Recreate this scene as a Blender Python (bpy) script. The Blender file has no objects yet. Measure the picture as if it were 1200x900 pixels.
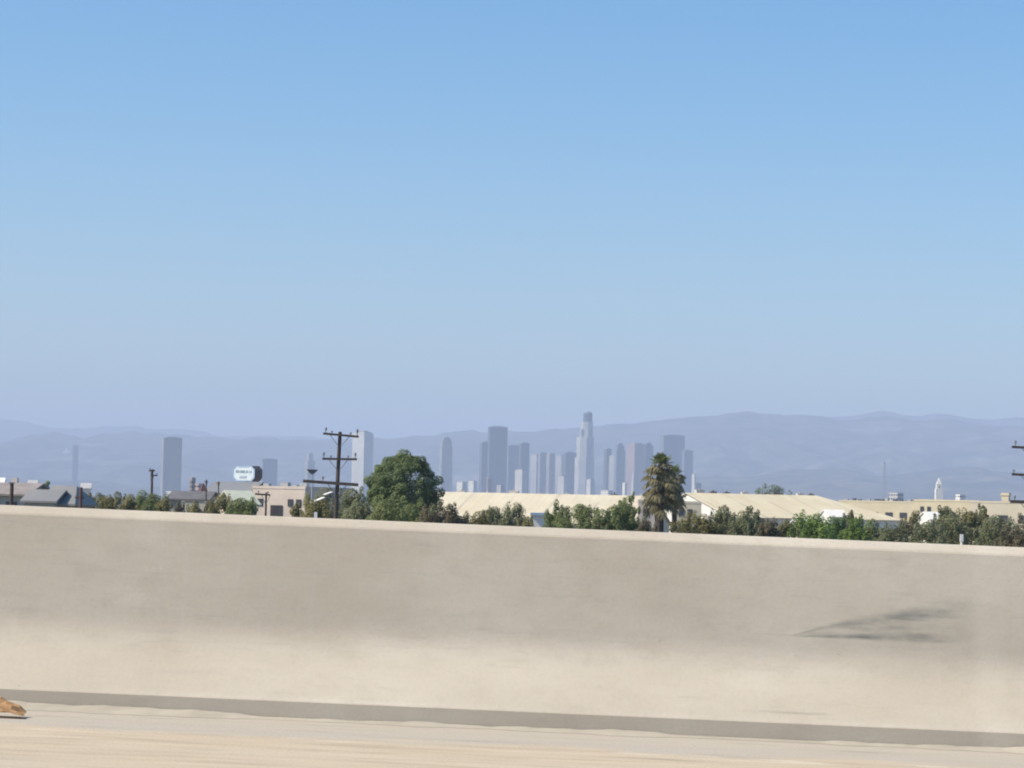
import bpy, math, random
import numpy as np
from mathutils import Vector, Matrix, Euler

random.seed(7)
scene = bpy.context.scene
COL = scene.collection
R = math.radians

# ------------------------------------------------------------------ camera
F = 3000.0                       # focal length in photo pixels (1200 wide)
CAM_Z = 1.0                      # eye height above the road at the barrier
GZ = -6.5                        # the plain below the raised freeway
ROLL, PITCH = R(1.2), math.atan(140 / F)
cam_d = bpy.data.cameras.new('camera')
cam_d.sensor_width = 36.0
cam_d.lens = F / 1200 * 36
cam_d.clip_start, cam_d.clip_end = 0.1, 80000
cam = bpy.data.objects.new('camera', cam_d)
COL.objects.link(cam)
CM = Matrix.Rotation(math.pi / 2 + PITCH, 4, 'X') @ Matrix.Rotation(ROLL, 4, 'Z')
CM = Matrix.Translation((0, 0, CAM_Z)) @ CM
cam.matrix_world = CM
scene.camera = cam
M3 = CM.to_3x3()


def P(px, py, D):
    """world point at forward distance D that the photo shows at (px, py)"""
    d = M3 @ Vector(((px - 600) / F, (450 - py) / F, -1))
    d *= D / d.y
    return Vector((d.x, d.y, d.z + CAM_Z))


# ------------------------------------------------------------------ materials
def new_mat(name):
    m = bpy.data.materials.new(name)
    m.use_nodes = True
    nt = m.node_tree
    return m, nt, nt.nodes, nt.links, nt.nodes['Principled BSDF']


def ramp(N, pts):
    r = N.new('ShaderNodeValToRGB')
    e = r.color_ramp.elements
    while len(e) < len(pts):
        e.new(0.5)
    for i, (p, c) in enumerate(pts):
        e[i].position = p
        e[i].color = (*c, 1)
    return r


def noise(N, L, vec, scale, detail=4, rough=.55, mapscale=None):
    n = N.new('ShaderNodeTexNoise')
    n.inputs['Scale'].default_value = scale
    n.inputs['Detail'].default_value = detail
    n.inputs['Roughness'].default_value = rough
    if mapscale:
        mp = N.new('ShaderNodeMapping')
        mp.inputs['Scale'].default_value = mapscale
        L.new(vec, mp.inputs['Vector'])
        vec = mp.outputs['Vector']
    L.new(vec, n.inputs['Vector'])
    return n.outputs['Fac']


def mix(N, L, fac, a, b, mode='MIX'):
    m = N.new('ShaderNodeMix')
    m.data_type = 'RGBA'
    m.blend_type = mode
    for sock, v in ((0, fac), (6, a), (7, b)):
        if isinstance(v, (int, float)):
            m.inputs[sock].default_value = v
        elif isinstance(v, tuple):
            m.inputs[sock].default_value = (*v, 1)
        else:
            L.new(v, m.inputs[sock])
    return m.outputs[2]


def math_n(N, L, op, a, b=None, c=None, clamp=False):
    m = N.new('ShaderNodeMath')
    m.operation = op
    m.use_clamp = clamp
    for i, v in enumerate((a, b, c)):
        if v is None:
            continue
        if isinstance(v, (int, float)):
            m.inputs[i].default_value = v
        else:
            L.new(v, m.inputs[i])
    return m.outputs[0]


def smooth(N, L, v, a, b, t0=0., t1=1.):
    m = N.new('ShaderNodeMapRange')
    m.interpolation_type = 'SMOOTHSTEP'
    for k, x in (('From Min', a), ('From Max', b), ('To Min', t0), ('To Max', t1)):
        m.inputs[k].default_value = x
    L.new(v, m.inputs['Value'])
    return m.outputs['Result']


def obj_coord(N):
    return N.new('ShaderNodeTexCoord').outputs['Object']


def mat_paint(name, col, var=.18, scale=.6, rough=.8, stretch=None, metallic=0.):
    """a painted / plastered surface with blotchy wear"""
    m, nt, N, L, B = new_mat(name)
    v = obj_coord(N)
    a = noise(N, L, v, scale, 5, .6, stretch)
    lo = tuple(c * (1 - var) for c in col)
    hi = tuple(min(.85, c * (1 + var * .6)) for c in col)
    r = ramp(N, [(.3, lo), (.7, hi)])
    L.new(a, r.inputs[0])
    L.new(r.outputs[0], B.inputs['Base Color'])
    B.inputs['Roughness'].default_value = rough
    B.inputs['Metallic'].default_value = metallic
    B.inputs['Specular IOR Level'].default_value = .3
    return m


def mat_facade(name, wall, glass, floor=3.9, bay=3.0, duty=.55, gl_rough=.25):
    """tower cladding: rows of glass between spandrels and piers, in metres"""
    m, nt, N, L, B = new_mat(name)
    v = obj_coord(N)
    s = N.new('ShaderNodeSeparateXYZ')
    L.new(v, s.inputs[0])
    fz = math_n(N, L, 'FRACT', math_n(N, L, 'DIVIDE', s.outputs[2], floor))
    horiz = math_n(N, L, 'ADD', s.outputs[0], math_n(N, L, 'MULTIPLY', s.outputs[1], 1.0))
    fx = math_n(N, L, 'FRACT', math_n(N, L, 'DIVIDE', horiz, bay))
    w = math_n(N, L, 'MULTIPLY', math_n(N, L, 'LESS_THAN', fz, duty), math_n(N, L, 'LESS_THAN', fx, .72))
    n = noise(N, L, v, .02, 3)
    n2 = smooth(N, L, n, .3, .7, .85, 1.1)
    wallc = mix(N, L, 1., wall, n2, 'MULTIPLY')
    c = mix(N, L, w, wallc, glass)
    L.new(c, B.inputs['Base Color'])
    L.new(math_n(N, L, 'MULTIPLY_ADD', w, gl_rough - .8, .8), B.inputs['Roughness'])
    B.inputs['Specular IOR Level'].default_value = .4
    return m


def mat_leaf(name, lo, hi, noise_scale=.35):
    m, nt, N, L, B = new_mat(name)
    at = N.new('ShaderNodeAttribute')
    at.attribute_name = 'tint'
    n = noise(N, L, obj_coord(N), noise_scale, 3)
    f = math_n(N, L, 'ADD', math_n(N, L, 'MULTIPLY', at.outputs['Fac'], .65),
               math_n(N, L, 'MULTIPLY', smooth(N, L, n, .3, .7), .35), clamp=True)
    r = ramp(N, [(.08, lo), (.9, hi)])
    L.new(f, r.inputs[0])
    L.new(r.outputs[0], B.inputs['Base Color'])
    B.inputs['Roughness'].default_value = .65
    B.inputs['Specular IOR Level'].default_value = .25
    tr = N.new('ShaderNodeBsdfTranslucent')
    L.new(r.outputs[0], tr.inputs['Color'])
    mx = N.new('ShaderNodeMixShader')
    mx.inputs[0].default_value = .5
    L.new(B.outputs[0], mx.inputs[1])
    L.new(tr.outputs[0], mx.inputs[2])
    L.new(mx.outputs[0], N['Material Output'].inputs['Surface'])
    return m


def mat_seamed_roof(name, col, pitch=1.2, var=.1):
    """sheet roofing: seams run up the slope (object Y), rust streaks follow them"""
    m, nt, N, L, B = new_mat(name)
    v = obj_coord(N)
    s = N.new('ShaderNodeSeparateXYZ')
    L.new(v, s.inputs[0])
    fx = math_n(N, L, 'FRACT', math_n(N, L, 'DIVIDE', s.outputs[0], pitch))
    seam = math_n(N, L, 'LESS_THAN', fx, .09)
    fx2 = math_n(N, L, 'FRACT', math_n(N, L, 'DIVIDE', s.outputs[0], 7.3))
    strip = math_n(N, L, 'LESS_THAN', fx2, .075)
    n = noise(N, L, v, .35, 5, .6, (1, .25, 1))
    nb = noise(N, L, v, .09, 3)
    base = mix(N, L, smooth(N, L, n, .35, .75), tuple(c * (1 + var * .3) for c in col), tuple(c * (1 - var) for c in col))
    base = mix(N, L, math_n(N, L, 'MULTIPLY', smooth(N, L, nb, .45, .75), .5), base, (col[0] * .86, col[1] * .79, col[2] * .66))
    c = mix(N, L, math_n(N, L, 'MULTIPLY', seam, .22), base, (.3, .27, .22))
    c = mix(N, L, math_n(N, L, 'MULTIPLY', math_n(N, L, 'MULTIPLY', strip, smooth(N, L, nb, .35, .65)), .5), c, (.34, .29, .22))
    L.new(c, B.inputs['Base Color'])
    B.inputs['Roughness'].default_value = .6
    bp = N.new('ShaderNodeBump')
    bp.inputs['Strength'].default_value = .4
    bp.inputs['Distance'].default_value = .06
    L.new(seam, bp.inputs['Height'])
    L.new(bp.outputs[0], B.inputs['Normal'])
    return m


def mat_barrier():
    """cast concrete: formwork blotches, traffic grime, run marks, one black scrape"""
    m, nt, N, L, B = new_mat('barrier_concrete')
    v = obj_coord(N)
    s = N.new('ShaderNodeSeparateXYZ')
    L.new(v, s.inputs[0])
    X, Z = s.outputs[0], s.outputs[2]
    big = noise(N, L, v, 1.0, 3, .5, (.9, 1, 1.7))
    mid = noise(N, L, v, 1.0, 6, .62, (5, 5, 11))
    fine = noise(N, L, v, 55, 4, .65)
    strk = noise(N, L, v, 1.0, 5, .6, (3.2, 8, 46))
    runs = noise(N, L, v, 1.0, 4, .6, (26, 4, 1.1))
    col = mix(N, L, smooth(N, L, big, .3, .7), (.515, .455, .365), (.615, .555, .455))
    col = mix(N, L, math_n(N, L, 'MULTIPLY', smooth(N, L, mid, .45, .72), .34), col, (.44, .385, .30))
    col = mix(N, L, math_n(N, L, 'MULTIPLY', smooth(N, L, strk, .56, .74), .26), col, (.33, .31, .275))
    col = mix(N, L, math_n(N, L, 'MULTIPLY', smooth(N, L, runs, .55, .75), .16), col, (.60, .575, .52))
    # film of exhaust grime that tyres and spray leave along the upper face
    band = math_n(N, L, 'MULTIPLY', smooth(N, L, Z, .30, .42), smooth(N, L, Z, .90, .56, .25, 1.))
    grime = math_n(N, L, 'MULTIPLY', band, smooth(N, L, noise(N, L, v, 1.0, 4, .55, (1.8, 1, 3.4)), .30, .72, .2, .85))
    col = mix(N, L, math_n(N, L, 'MULTIPLY', grime, .47), col, (.40, .35, .272))
    # pale dust that settles on the toe slope
    toe = math_n(N, L, 'MULTIPLY', smooth(N, L, Z, .36, .24), smooth(N, L, Z, .088, .11))
    dustn = smooth(N, L, noise(N, L, v, 1.0, 4, .55, (2.2, 1, 4)), .25, .75, .3, .95)
    col = mix(N, L, math_n(N, L, 'MULTIPLY', math_n(N, L, 'MULTIPLY', toe, dustn), .55), col, (.53, .465, .355))
    # darker, browner tone over the upright lip
    lip = smooth(N, L, Z, .088, .075)
    col = mix(N, L, math_n(N, L, 'MULTIPLY', lip, .38), col, (.37, .315, .235))
    # the black scrape: a wing that opens to the right
    u = math_n(N, L, 'DIVIDE', math_n(N, L, 'SUBTRACT', X, SCRAPE[0]), SCRAPE[1])
    wob = math_n(N, L, 'MULTIPLY', math_n(N, L, 'SUBTRACT', noise(N, L, v, 1, 3, .5, (4, 1, 7)), .5), .022)
    zz = math_n(N, L, 'ADD', Z, wob)
    lo = math_n(N, L, 'SUBTRACT', zz, math_n(N, L, 'MULTIPLY_ADD', u, .005, SCRAPE[2]))
    top = math_n(N, L, 'MULTIPLY_ADD', math_n(N, L, 'POWER', math_n(N, L, 'MAXIMUM', u, 0.), .85), .175, .006)
    w = math_n(N, L, 'DIVIDE', lo, top)
    inside = math_n(N, L, 'MULTIPLY', smooth(N, L, w, -.14, .12), smooth(N, L, w, 1.22, .82))
    ends = math_n(N, L, 'MULTIPLY', smooth(N, L, u, -.35, .45), smooth(N, L, u, 1.2, .8))
    fan = noise(N, L, v, 1.0, 5, .6, (3, 1, 40))
    edge = math_n(N, L, 'ADD', smooth(N, L, w, .3, .02), math_n(N, L, 'MULTIPLY', smooth(N, L, w, .55, .92), .8))
    amt = math_n(N, L, 'ADD', math_n(N, L, 'MULTIPLY', edge, .62), smooth(N, L, fan, .35, .7, .2, .62))
    sc = math_n(N, L, 'MULTIPLY', math_n(N, L, 'MULTIPLY', inside, ends), amt, clamp=True)
    col = mix(N, L, math_n(N, L, 'MULTIPLY', math_n(N, L, 'MULTIPLY', sc, smooth(N, L, noise(N, L, v, 1, 4, .6, (5, 1, 16)), .30, .62, .35, 1.)), .95), col, (.18, .19, .175))
    # a long low scratch near the toe
    u2 = math_n(N, L, 'SUBTRACT', X, SCRAPE[0] - .28)
    s2 = math_n(N, L, 'MULTIPLY', smooth(N, L, u2, 0, .3), smooth(N, L, u2, .5, .38))
    z2 = math_n(N, L, 'ABSOLUTE', math_n(N, L, 'SUBTRACT', zz, .125))
    col = mix(N, L, math_n(N, L, 'MULTIPLY', math_n(N, L, 'MULTIPLY', s2, smooth(N, L, z2, .009, .0)), .45), col, (.27, .25, .22))
    # a broad pale patch of old grout right of the scrape
    gp = math_n(N, L, 'ADD', X, math_n(N, L, 'MULTIPLY', noise(N, L, v, 1, 3, .5, (3, 1, 5)), .12))
    gpm = math_n(N, L, 'MULTIPLY', smooth(N, L, gp, 4.58, 4.66), smooth(N, L, gp, 4.80, 4.70))
    col = mix(N, L, math_n(N, L, 'MULTIPLY', gpm, .18), col, (.68, .62, .52))
    # small pits and hairline scuffs
    pit = smooth(N, L, noise(N, L, v, 1, 2, .5, (30, 30, 90)), .70, .78)
    col = mix(N, L, math_n(N, L, 'MULTIPLY', pit, .28), col, (.22, .205, .18))
    col = mix(N, L, math_n(N, L, 'MULTIPLY', smooth(N, L, fine, .35, .75), .10), col, (.25, .24, .21))
    L.new(col, B.inputs['Base Color'])
    B.inputs['Roughness'].default_value = .88
    B.inputs['Specular IOR Level'].default_value = .25
    bp = N.new('ShaderNodeBump')
    bp.inputs['Strength'].default_value = .22
    bp.inputs['Distance'].default_value = .004
    L.new(math_n(N, L, 'ADD', fine, math_n(N, L, 'MULTIPLY', mid, 1.2)), bp.inputs['Height'])
    L.new(bp.outputs[0], B.inputs['Normal'])
    return m


def mat_road():
    m, nt, N, L, B = new_mat('shoulder_concrete')
    v = obj_coord(N)
    s = N.new('ShaderNodeSeparateXYZ')
    L.new(v, s.inputs[0])
    X, Y = s.outputs[0], s.outputs[1]
    strk = noise(N, L, v, 1, 6, .62, (1.4, 9, 1))
    blot = noise(N, L, v, 1, 4, .55, (.8, 1.6, 1))
    fine = noise(N, L, v, 60, 4, .6)
    col = mix(N, L, smooth(N, L, strk, .3, .72), (.56, .47, .345), (.445, .372, .275))
    col = mix(N, L, math_n(N, L, 'MULTIPLY', smooth(N, L, blot, .45, .75), .45), col, (.57, .50, .385))
    # grey silt washed against the barrier, with a ragged edge
    rag = math_n(N, L, 'MULTIPLY', math_n(N, L, 'SUBTRACT', noise(N, L, v, 1, 4, .6, (1.6, 3, 1)), .5), .9)
    edge = math_n(N, L, 'ADD', Y, rag)
    silt = smooth(N, L, edge, -1.05, -.72)
    col = mix(N, L, math_n(N, L, 'MULTIPLY', silt, .8), col, (.43, .40, .345))
    dark = math_n(N, L, 'MULTIPLY', smooth(N, L, strk, .55, .68), smooth(N, L, blot, .4, .6))
    col = mix(N, L, math_n(N, L, 'MULTIPLY', dark, .5), col, (.27, .235, .185))
    # worn dashes of an old paint line
    ln = smooth(N, L, math_n(N, L, 'ABSOLUTE', math_n(N, L, 'SUBTRACT', Y, -1.0)), .10, .05)
    wear = smooth(N, L, noise(N, L, v, 1, 5, .65, (2.1, 7, 1)), .54, .66)
    col = mix(N, L, math_n(N, L, 'MULTIPLY', math_n(N, L, 'MULTIPLY', ln, wear), .55), col, (.68, .64, .55))
    col = mix(N, L, math_n(N, L, 'MULTIPLY', smooth(N, L, fine, .4, .75), .16), col, (.27, .24, .2))
    L.new(col, B.inputs['Base Color'])
    B.inputs['Roughness'].default_value = .9
    B.inputs['Specular IOR Level'].default_value = .2
    bp = N.new('ShaderNodeBump')
    bp.inputs['Strength'].default_value = .5
    bp.inputs['Distance'].default_value = .006
    L.new(fine, bp.inputs['Height'])
    L.new(bp.outputs[0], B.inputs['Normal'])
    return m


def mat_ground(name, a, b, c, s1, s2):
    m, nt, N, L, B = new_mat(name)
    v = obj_coord(N)
    n1 = noise(N, L, v, s1, 6, .6)
    n2 = noise(N, L, v, s2, 4, .6)
    col = mix(N, L, smooth(N, L, n1, .35, .65), a, b)
    col = mix(N, L, smooth(N, L, n2, .52, .7), col, c)
    L.new(col, B.inputs['Base Color'])
    B.inputs['Roughness'].default_value = .95
    B.inputs['Specular IOR Level'].default_value = .1
    return m


# ------------------------------------------------------------------ mesh helpers
class MB:
    def __init__(self):
        self.v, self.f = [], []

    def add(self, vs, fs):
        o = len(self.v)
        self.v += [tuple(p) for p in vs]
        self.f += [tuple(i + o for i in f) for f in fs]
        return self

    def box(self, c, s, rz=0., rx=0., ry=0.):
        """box with base centre c and size s"""
        rot = Euler((rx, ry, rz)).to_matrix()
        pts = []
        for z in (0, s[2]):
            for x, y in ((-.5, -.5), (.5, -.5), (.5, .5), (-.5, .5)):
                pts.append(rot @ Vector((x * s[0], y * s[1], z)) + Vector(c))
        return self.add(pts, [(3, 2, 1, 0), (4, 5, 6, 7), (0, 1, 5, 4), (1, 2, 6, 5), (2, 3, 7, 6), (3, 0, 4, 7)])

    def prism(self, poly, z0, z1, top=None):
        n = len(poly)
        top = top or poly
        vs = [(x, y, z0) for x, y in poly] + [(x, y, z1) for x, y in top]
        fs = [tuple(range(n - 1, -1, -1)), tuple(range(n, 2 * n))]
        fs += [(i, (i + 1) % n, n + (i + 1) % n, n + i) for i in range(n)]
        return self.add(vs, fs)

    def tube(self, pts, rad, n=8, caps=True):
        pts = [Vector(p) for p in pts]
        rad = rad if isinstance(rad, (list, tuple)) else [rad] * len(pts)
        vs = []
        for i, p in enumerate(pts):
            d = (pts[min(i + 1, len(pts) - 1)] - pts[max(i - 1, 0)]).normalized()
            a = d.orthogonal().normalized() if abs(d.z) < .9 else Vector((1, 0, 0)).cross(d).normalized()
            b = d.cross(a)
            for k in range(n):
                t = 2 * math.pi * k / n
                vs.append(p + (a * math.cos(t) + b * math.sin(t)) * rad[i])
        fs = []
        for i in range(len(pts) - 1):
            for k in range(n):
                fs.append((i * n + k, i * n + (k + 1) % n, (i + 1) * n + (k + 1) % n, (i + 1) * n + k))
        if caps:
            fs += [tuple(range(n - 1, -1, -1)), tuple(range((len(pts) - 1) * n, len(pts) * n))]
        return self.add(vs, fs)

    def build(self, name, mat, parent=None, loc=None, smooth_faces=False):
        me = bpy.data.meshes.new(name)
        me.from_pydata(self.v, [], self.f)
        me.update()
        if smooth_faces:
            me.polygons.foreach_set('use_smooth', [True] * len(me.polygons))
        o = bpy.data.objects.new(name, me)
        if mat:
            me.materials.append(mat)
        COL.objects.link(o)
        if parent:
            o.parent = parent
        if loc is not None:
            o.location = loc
        return o


def tag(o, label=None, cat=None, group=None, kind=None):
    if label: o['label'] = label
    if cat: o['category'] = cat
    if group: o['group'] = group
    if kind: o['kind'] = kind
    return o


def thing(name, loc, label, cat, group=None, rz=0.):
    o = bpy.data.objects.new(name, None)
    COL.objects.link(o)
    o.empty_display_size = .5
    o.location = loc
    o.rotation_euler = (0, 0, rz)
    return tag(o, label, cat, group)


def rect(w, d, x=0., y=0.):
    return [(x - w / 2, y - d / 2), (x + w / 2, y - d / 2), (x + w / 2, y + d / 2), (x - w / 2, y + d / 2)]


# ------------------------------------------------------------------ world, sun, air
SUN_EL, SUN_AZ_X, SUN_TOWARD = R(46), -1.0, 0.26    # sun on the left, a little on the camera's side
sun_dir = Vector((-math.cos(SUN_EL) * math.cos(SUN_TOWARD), -math.cos(SUN_EL) * math.sin(SUN_TOWARD), math.sin(SUN_EL)))
sl = bpy.data.lights.new('sun', 'SUN')
sl.energy = 4.2
sl.angle = R(.53)
sl.color = (1, .895, .72)
so = bpy.data.objects.new('sun', sl)
so.rotation_euler = sun_dir.to_track_quat('Z', 'Y').to_euler()
so.location = (-200, 0, 300)
COL.objects.link(so)

world = bpy.data.worlds.new('World')
scene.world = world
world.use_nodes = True
WN, WL = world.node_tree.nodes, world.node_tree.links
sky = WN.new('ShaderNodeTexSky')
sky.sky_type = 'NISHITA'
sky.sun_disc = False
sky.sun_elevation = SUN_EL
# sun_rotation is measured from +Y towards +X
sky.sun_rotation = math.atan2(sun_dir.x, sun_dir.y)
sky.altitude = 0
sky.air_density = 1.0
sky.dust_density = 1.25
sky.ozone_density = 4.0
hs = WN.new('ShaderNodeHueSaturation')
hs.inputs['Hue'].default_value = .4965
hs.inputs['Saturation'].default_value = 1.34
WL.new(sky.outputs[0], hs.inputs['Color'])
bg = WN['Background']
bg.inputs['Strength'].default_value = .118
WL.new(hs.outputs[0], bg.inputs['Color'])

hz = MB().box((0, 0, GZ - 1.6), (58000, 58000, 800))
hzo = hz.build('haze', None)
tag(hzo, 'pale blue haze filling the basin', 'haze', kind='stuff')
hm, nt, N, L, B = new_mat('haze_air')
N.remove(B)
pv = N.new('ShaderNodeVolumePrincipled')
pv.inputs['Color'].default_value = (.605, .725, .955, 1)
pv.inputs['Density'].default_value = 9.0e-5
pv.inputs['Anisotropy'].default_value = 0.0
L.new(pv.outputs[0], N['Material Output'].inputs['Volume'])
hzo.data.materials.append(hm)

# ------------------------------------------------------------------ freeway frame: x along the barrier, z up, y away from the camera
A_, B_ = P(0, 827, 12.05), P(1200, 880, 11.9)
ex = (B_ - A_).normalized()
ez = (Vector((0, 0, 1)) - ex * ex.z).normalized()
ey = ez.cross(ex)
FW = Matrix(((ex.x, ey.x, ez.x, A_.x), (ex.y, ey.y, ez.y, A_.y), (ex.z, ey.z, ez.z, A_.z), (0, 0, 0, 1)))
FWI = FW.inverted()
SCRAPE = (3.70, .76, .475)       # x of the tip, length, height of its lower edge

HALF = 320
prof = [(0, -.02), (.002, .078), (.008, .086)]
# toe slope, then a soft bend into the upper face
s0, s1, s2 = Vector((.008, .086)), Vector((.178, .342)), Vector((.236, .898))
prof.append(tuple(s0.lerp(s1, .35)))
for k in range(9):
    t = k / 8
    a = s0.lerp(s1, .62)
    b = s1.lerp(s2, .17)
    q = a * (1 - t) ** 2 + s1 * 2 * t * (1 - t) + b * t * t
    prof.append((q.x, q.y))
prof += [(.2355, .893), (.240, .902), (.268, .931), (.277, .935), (.425, .935), (.434, .931), (.452, .902), (.50, -.3)]
mb = MB()
xs = np.concatenate([np.linspace(-HALF, -12, 12), np.linspace(-8, 14, 45), np.linspace(18, HALF, 12)])
vs, fs = [], []
n = len(prof)
for x in xs:
    vs += [(x, y, z) for y, z in prof]
for i in range(len(xs) - 1):
    for k in range(n - 1):
        fs.append((i * n + k, (i + 1) * n + k, (i + 1) * n + k + 1, i * n + k + 1))
mb.add(vs, fs)
bar = mb.build('concrete_barrier', mat_barrier(), smooth_faces=False)
for p in bar.data.polygons:
    p.use_smooth = 3 <= (p.index % (n - 1)) <= 11
bar.matrix_world = FW
tag(bar, 'long pale concrete roadside barrier with sloping toe and a dark scrape', 'barrier')

road = MB().add([(-HALF, -26, 0), (HALF, -26, 0), (HALF, .003, 0), (-HALF, .003, 0)], [(0, 1, 2, 3)]).build('road', mat_road())
road.matrix_world = FW
tag(road, kind='structure')

r_s = random.Random(4)
ph = [r_s.uniform(0, 6.28) for _ in range(12)]
def silt_h(x):
    v = sum(math.sin(x * f + ph[i]) * a for i, (f, a) in enumerate(((1.1, .5), (2.7, .45), (6.1, .3), (13, .2), (29, .12), (61, .07))))
    return max(0., .008 + .013 * v)
mb = MB()
xs2 = np.linspace(-8, 14, 900)
vs, fs = [], []
for i, x in enumerate(xs2):
    h = silt_h(x)
    vs += [(x, -.10 - h * 5, .001), (x, -.05 - h * 1.5, .003 + h * .55), (x, -.002, .004 + h)]
    if i:
        a = (i - 1) * 3
        fs += [(a, a + 3, a + 4, a + 1), (a + 1, a + 4, a + 5, a + 2)]
silt = mb.add(vs, fs).build('dirt', mat_ground('washed_silt', (.44, .405, .34), (.39, .355, .29), (.48, .435, .36), 3., 1.2), smooth_faces=True)
silt.matrix_world = FW
tag(silt, 'pale grey silt washed against the foot of the barrier', 'dirt', kind='stuff')

dirt = mat_ground('dry_bank', (.20, .165, .11), (.28, .235, .165), (.13, .12, .07), .4, .15)
emb = MB()
pr = [(.42, -.10), (4, -.35), (12, -.9), (30, -5.2), (44, -12)]
emb.add([(x, y, z) for x in (-HALF, HALF) for y, z in pr], [(i, i + 5, i + 6, i + 1) for i in range(4)])
pr2 = [(-26, -.01), (-30, -.5), (-60, -13)]
o_ = len(emb.v)
emb.add([(x, y, z) for x in (-HALF, HALF) for y, z in pr2], [(i, i + 1, i + 4, i + 3) for i in range(2)])
eo = emb.build('embankment', dirt)
eo.matrix_world = FW
tag(eo, kind='structure')

gm = mat_ground('dry_plain', (.16, .145, .115), (.23, .21, .17), (.09, .095, .06), .02, .006)
go = MB().add([(-28000, -3000, GZ), (28000, -3000, GZ), (28000, 28000, GZ), (-28000, 28000, GZ)], [(0, 1, 2, 3)]).build('ground', gm)
tag(go, kind='structure')

# ------------------------------------------------------------------ hills
rng = np.random.default_rng(3)


def fbm(x, y, seed, octs=6, ridged=False):
    r = np.random.default_rng(seed)
    out = np.zeros_like(x)
    amp, tot = 1., 0.
    f = 1.
    for _ in range(octs):
        g = r.random((64, 64))
        xi, yi = x * f + r.random() * 64, y * f + r.random() * 64
        x0, y0 = np.floor(xi).astype(int), np.floor(yi).astype(int)
        tx, ty = xi - x0, yi - y0
        tx, ty = tx * tx * (3 - 2 * tx), ty * ty * (3 - 2 * ty)
        g_ = lambda a, b: g[a % 64, b % 64]
        v = (g_(x0, y0) * (1 - tx) + g_(x0 + 1, y0) * tx) * (1 - ty) + (g_(x0, y0 + 1) * (1 - tx) + g_(x0 + 1, y0 + 1) * tx) * ty
        if ridged:
            v = 1 - np.abs(2 * v - 1)
        out += v * amp
        tot += amp
        amp *= .5
        f *= 2.03
    return out / tot


def hill(name, prof_px, D, w_front, w_back, seed, mat, gully=.35):
    px = np.array([p[0] for p in prof_px], float)
    py = np.array([p[1] for p in prof_px], float)
    pts = [P(a, b, D) for a, b in zip(px, py)]
    X = np.array([p.x for p in pts])
    Zr = np.array([p.z for p in pts])
    nx, ny = 620, 80
    gx = np.linspace(X[0], X[-1], nx)
    gy = np.concatenate([np.linspace(D - w_front, D, 48), np.linspace(D, D + w_back, ny - 47)[1:]])
    xx, yy = np.meshgrid(gx, gy, indexing='ij')
    ridge = np.interp(gx, X, Zr)[:, None] + ((fbm(xx / 300, xx * 0, seed + 9, 5) - .5) * 46)[:, :1] + ((fbm(xx / 1100, xx * 0, seed + 2, 3) - .5) * 38)[:, :1]
    t = np.where(yy <= D, (yy - (D - w_front)) / w_front, 1 - (yy - D) / w_back)
    t = np.clip(t, 0, 1)
    shape = t ** 1.15
    nz = fbm(xx / 620 + yy / 5200, yy / 5200, seed, 6, True) - .5
    nz2 = fbm(xx / 210 - yy / 2600, yy / 2400, seed + 5, 4) - .5
    z = ridge * shape + (ridge * gully * 1.7 * nz) * (1 - .82 * t) * np.sin(np.pi * np.clip(t, 0, 1) * .93 + .12) + nz2 * 70 * (.3 + t * .45)
    z = np.minimum(z, ridge * (.1 + .9 * t) + 22)
    edge = np.minimum(1, np.minimum(t * 8, 1))
    z = z * edge + (GZ - .6) * (1 - edge)
    verts = np.stack([xx, yy, z], -1).reshape(-1, 3)
    i, j = np.meshgrid(np.arange(nx - 1), np.arange(len(gy) - 1), indexing='ij')
    a = (i * len(gy) + j).ravel()
    faces = np.stack([a, a + len(gy), a + len(gy) + 1, a + 1], -1)
    me = bpy.data.meshes.new(name)
    me.from_pydata(verts.tolist(), [], faces.tolist())
    me.polygons.foreach_set('use_smooth', [True] * len(me.polygons))
    me.materials.append(mat)
    o = bpy.data.objects.new(name, me)
    COL.objects.link(o)
    tag(o, kind='structure')
    return o


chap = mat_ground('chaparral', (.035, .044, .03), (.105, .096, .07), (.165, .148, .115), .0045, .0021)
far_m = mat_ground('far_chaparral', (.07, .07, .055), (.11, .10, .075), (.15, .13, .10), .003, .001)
hill('hills', [(-420, 522), (-200, 512), (-60, 520), (0, 518), (35, 513), (62, 508), (84, 511), (96, 514), (125, 510), (158, 505), (200, 509), (245, 511),
               (300, 513), (345, 514), (400, 513), (440, 513), (480, 511), (520, 508), (560, 505), (610, 503), (650, 500), (690, 497),
               (725, 493), (765, 490), (800, 488), (832, 486), (868, 484), (905, 486), (945, 485), (975, 488), (1000, 489), (1040, 487),
               (1075, 490), (1110, 492), (1150, 495), (1200, 498), (1320, 492), (1600, 503)], 18500, 5200, 3000, 11, chap)
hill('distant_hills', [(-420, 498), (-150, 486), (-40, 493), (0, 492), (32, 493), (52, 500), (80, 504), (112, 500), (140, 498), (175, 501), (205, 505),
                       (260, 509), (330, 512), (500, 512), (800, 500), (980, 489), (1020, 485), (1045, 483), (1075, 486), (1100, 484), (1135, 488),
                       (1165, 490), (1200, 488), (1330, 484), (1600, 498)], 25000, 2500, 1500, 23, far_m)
hill('foothills', [(-420, 568), (-100, 556), (60, 562), (220, 568), (420, 572), (600, 574), (800, 560), (930, 548), (1040, 556), (1150, 546), (1300, 552), (1600, 565)],
     13000, 2200, 1600, 31, chap, .5)

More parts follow.
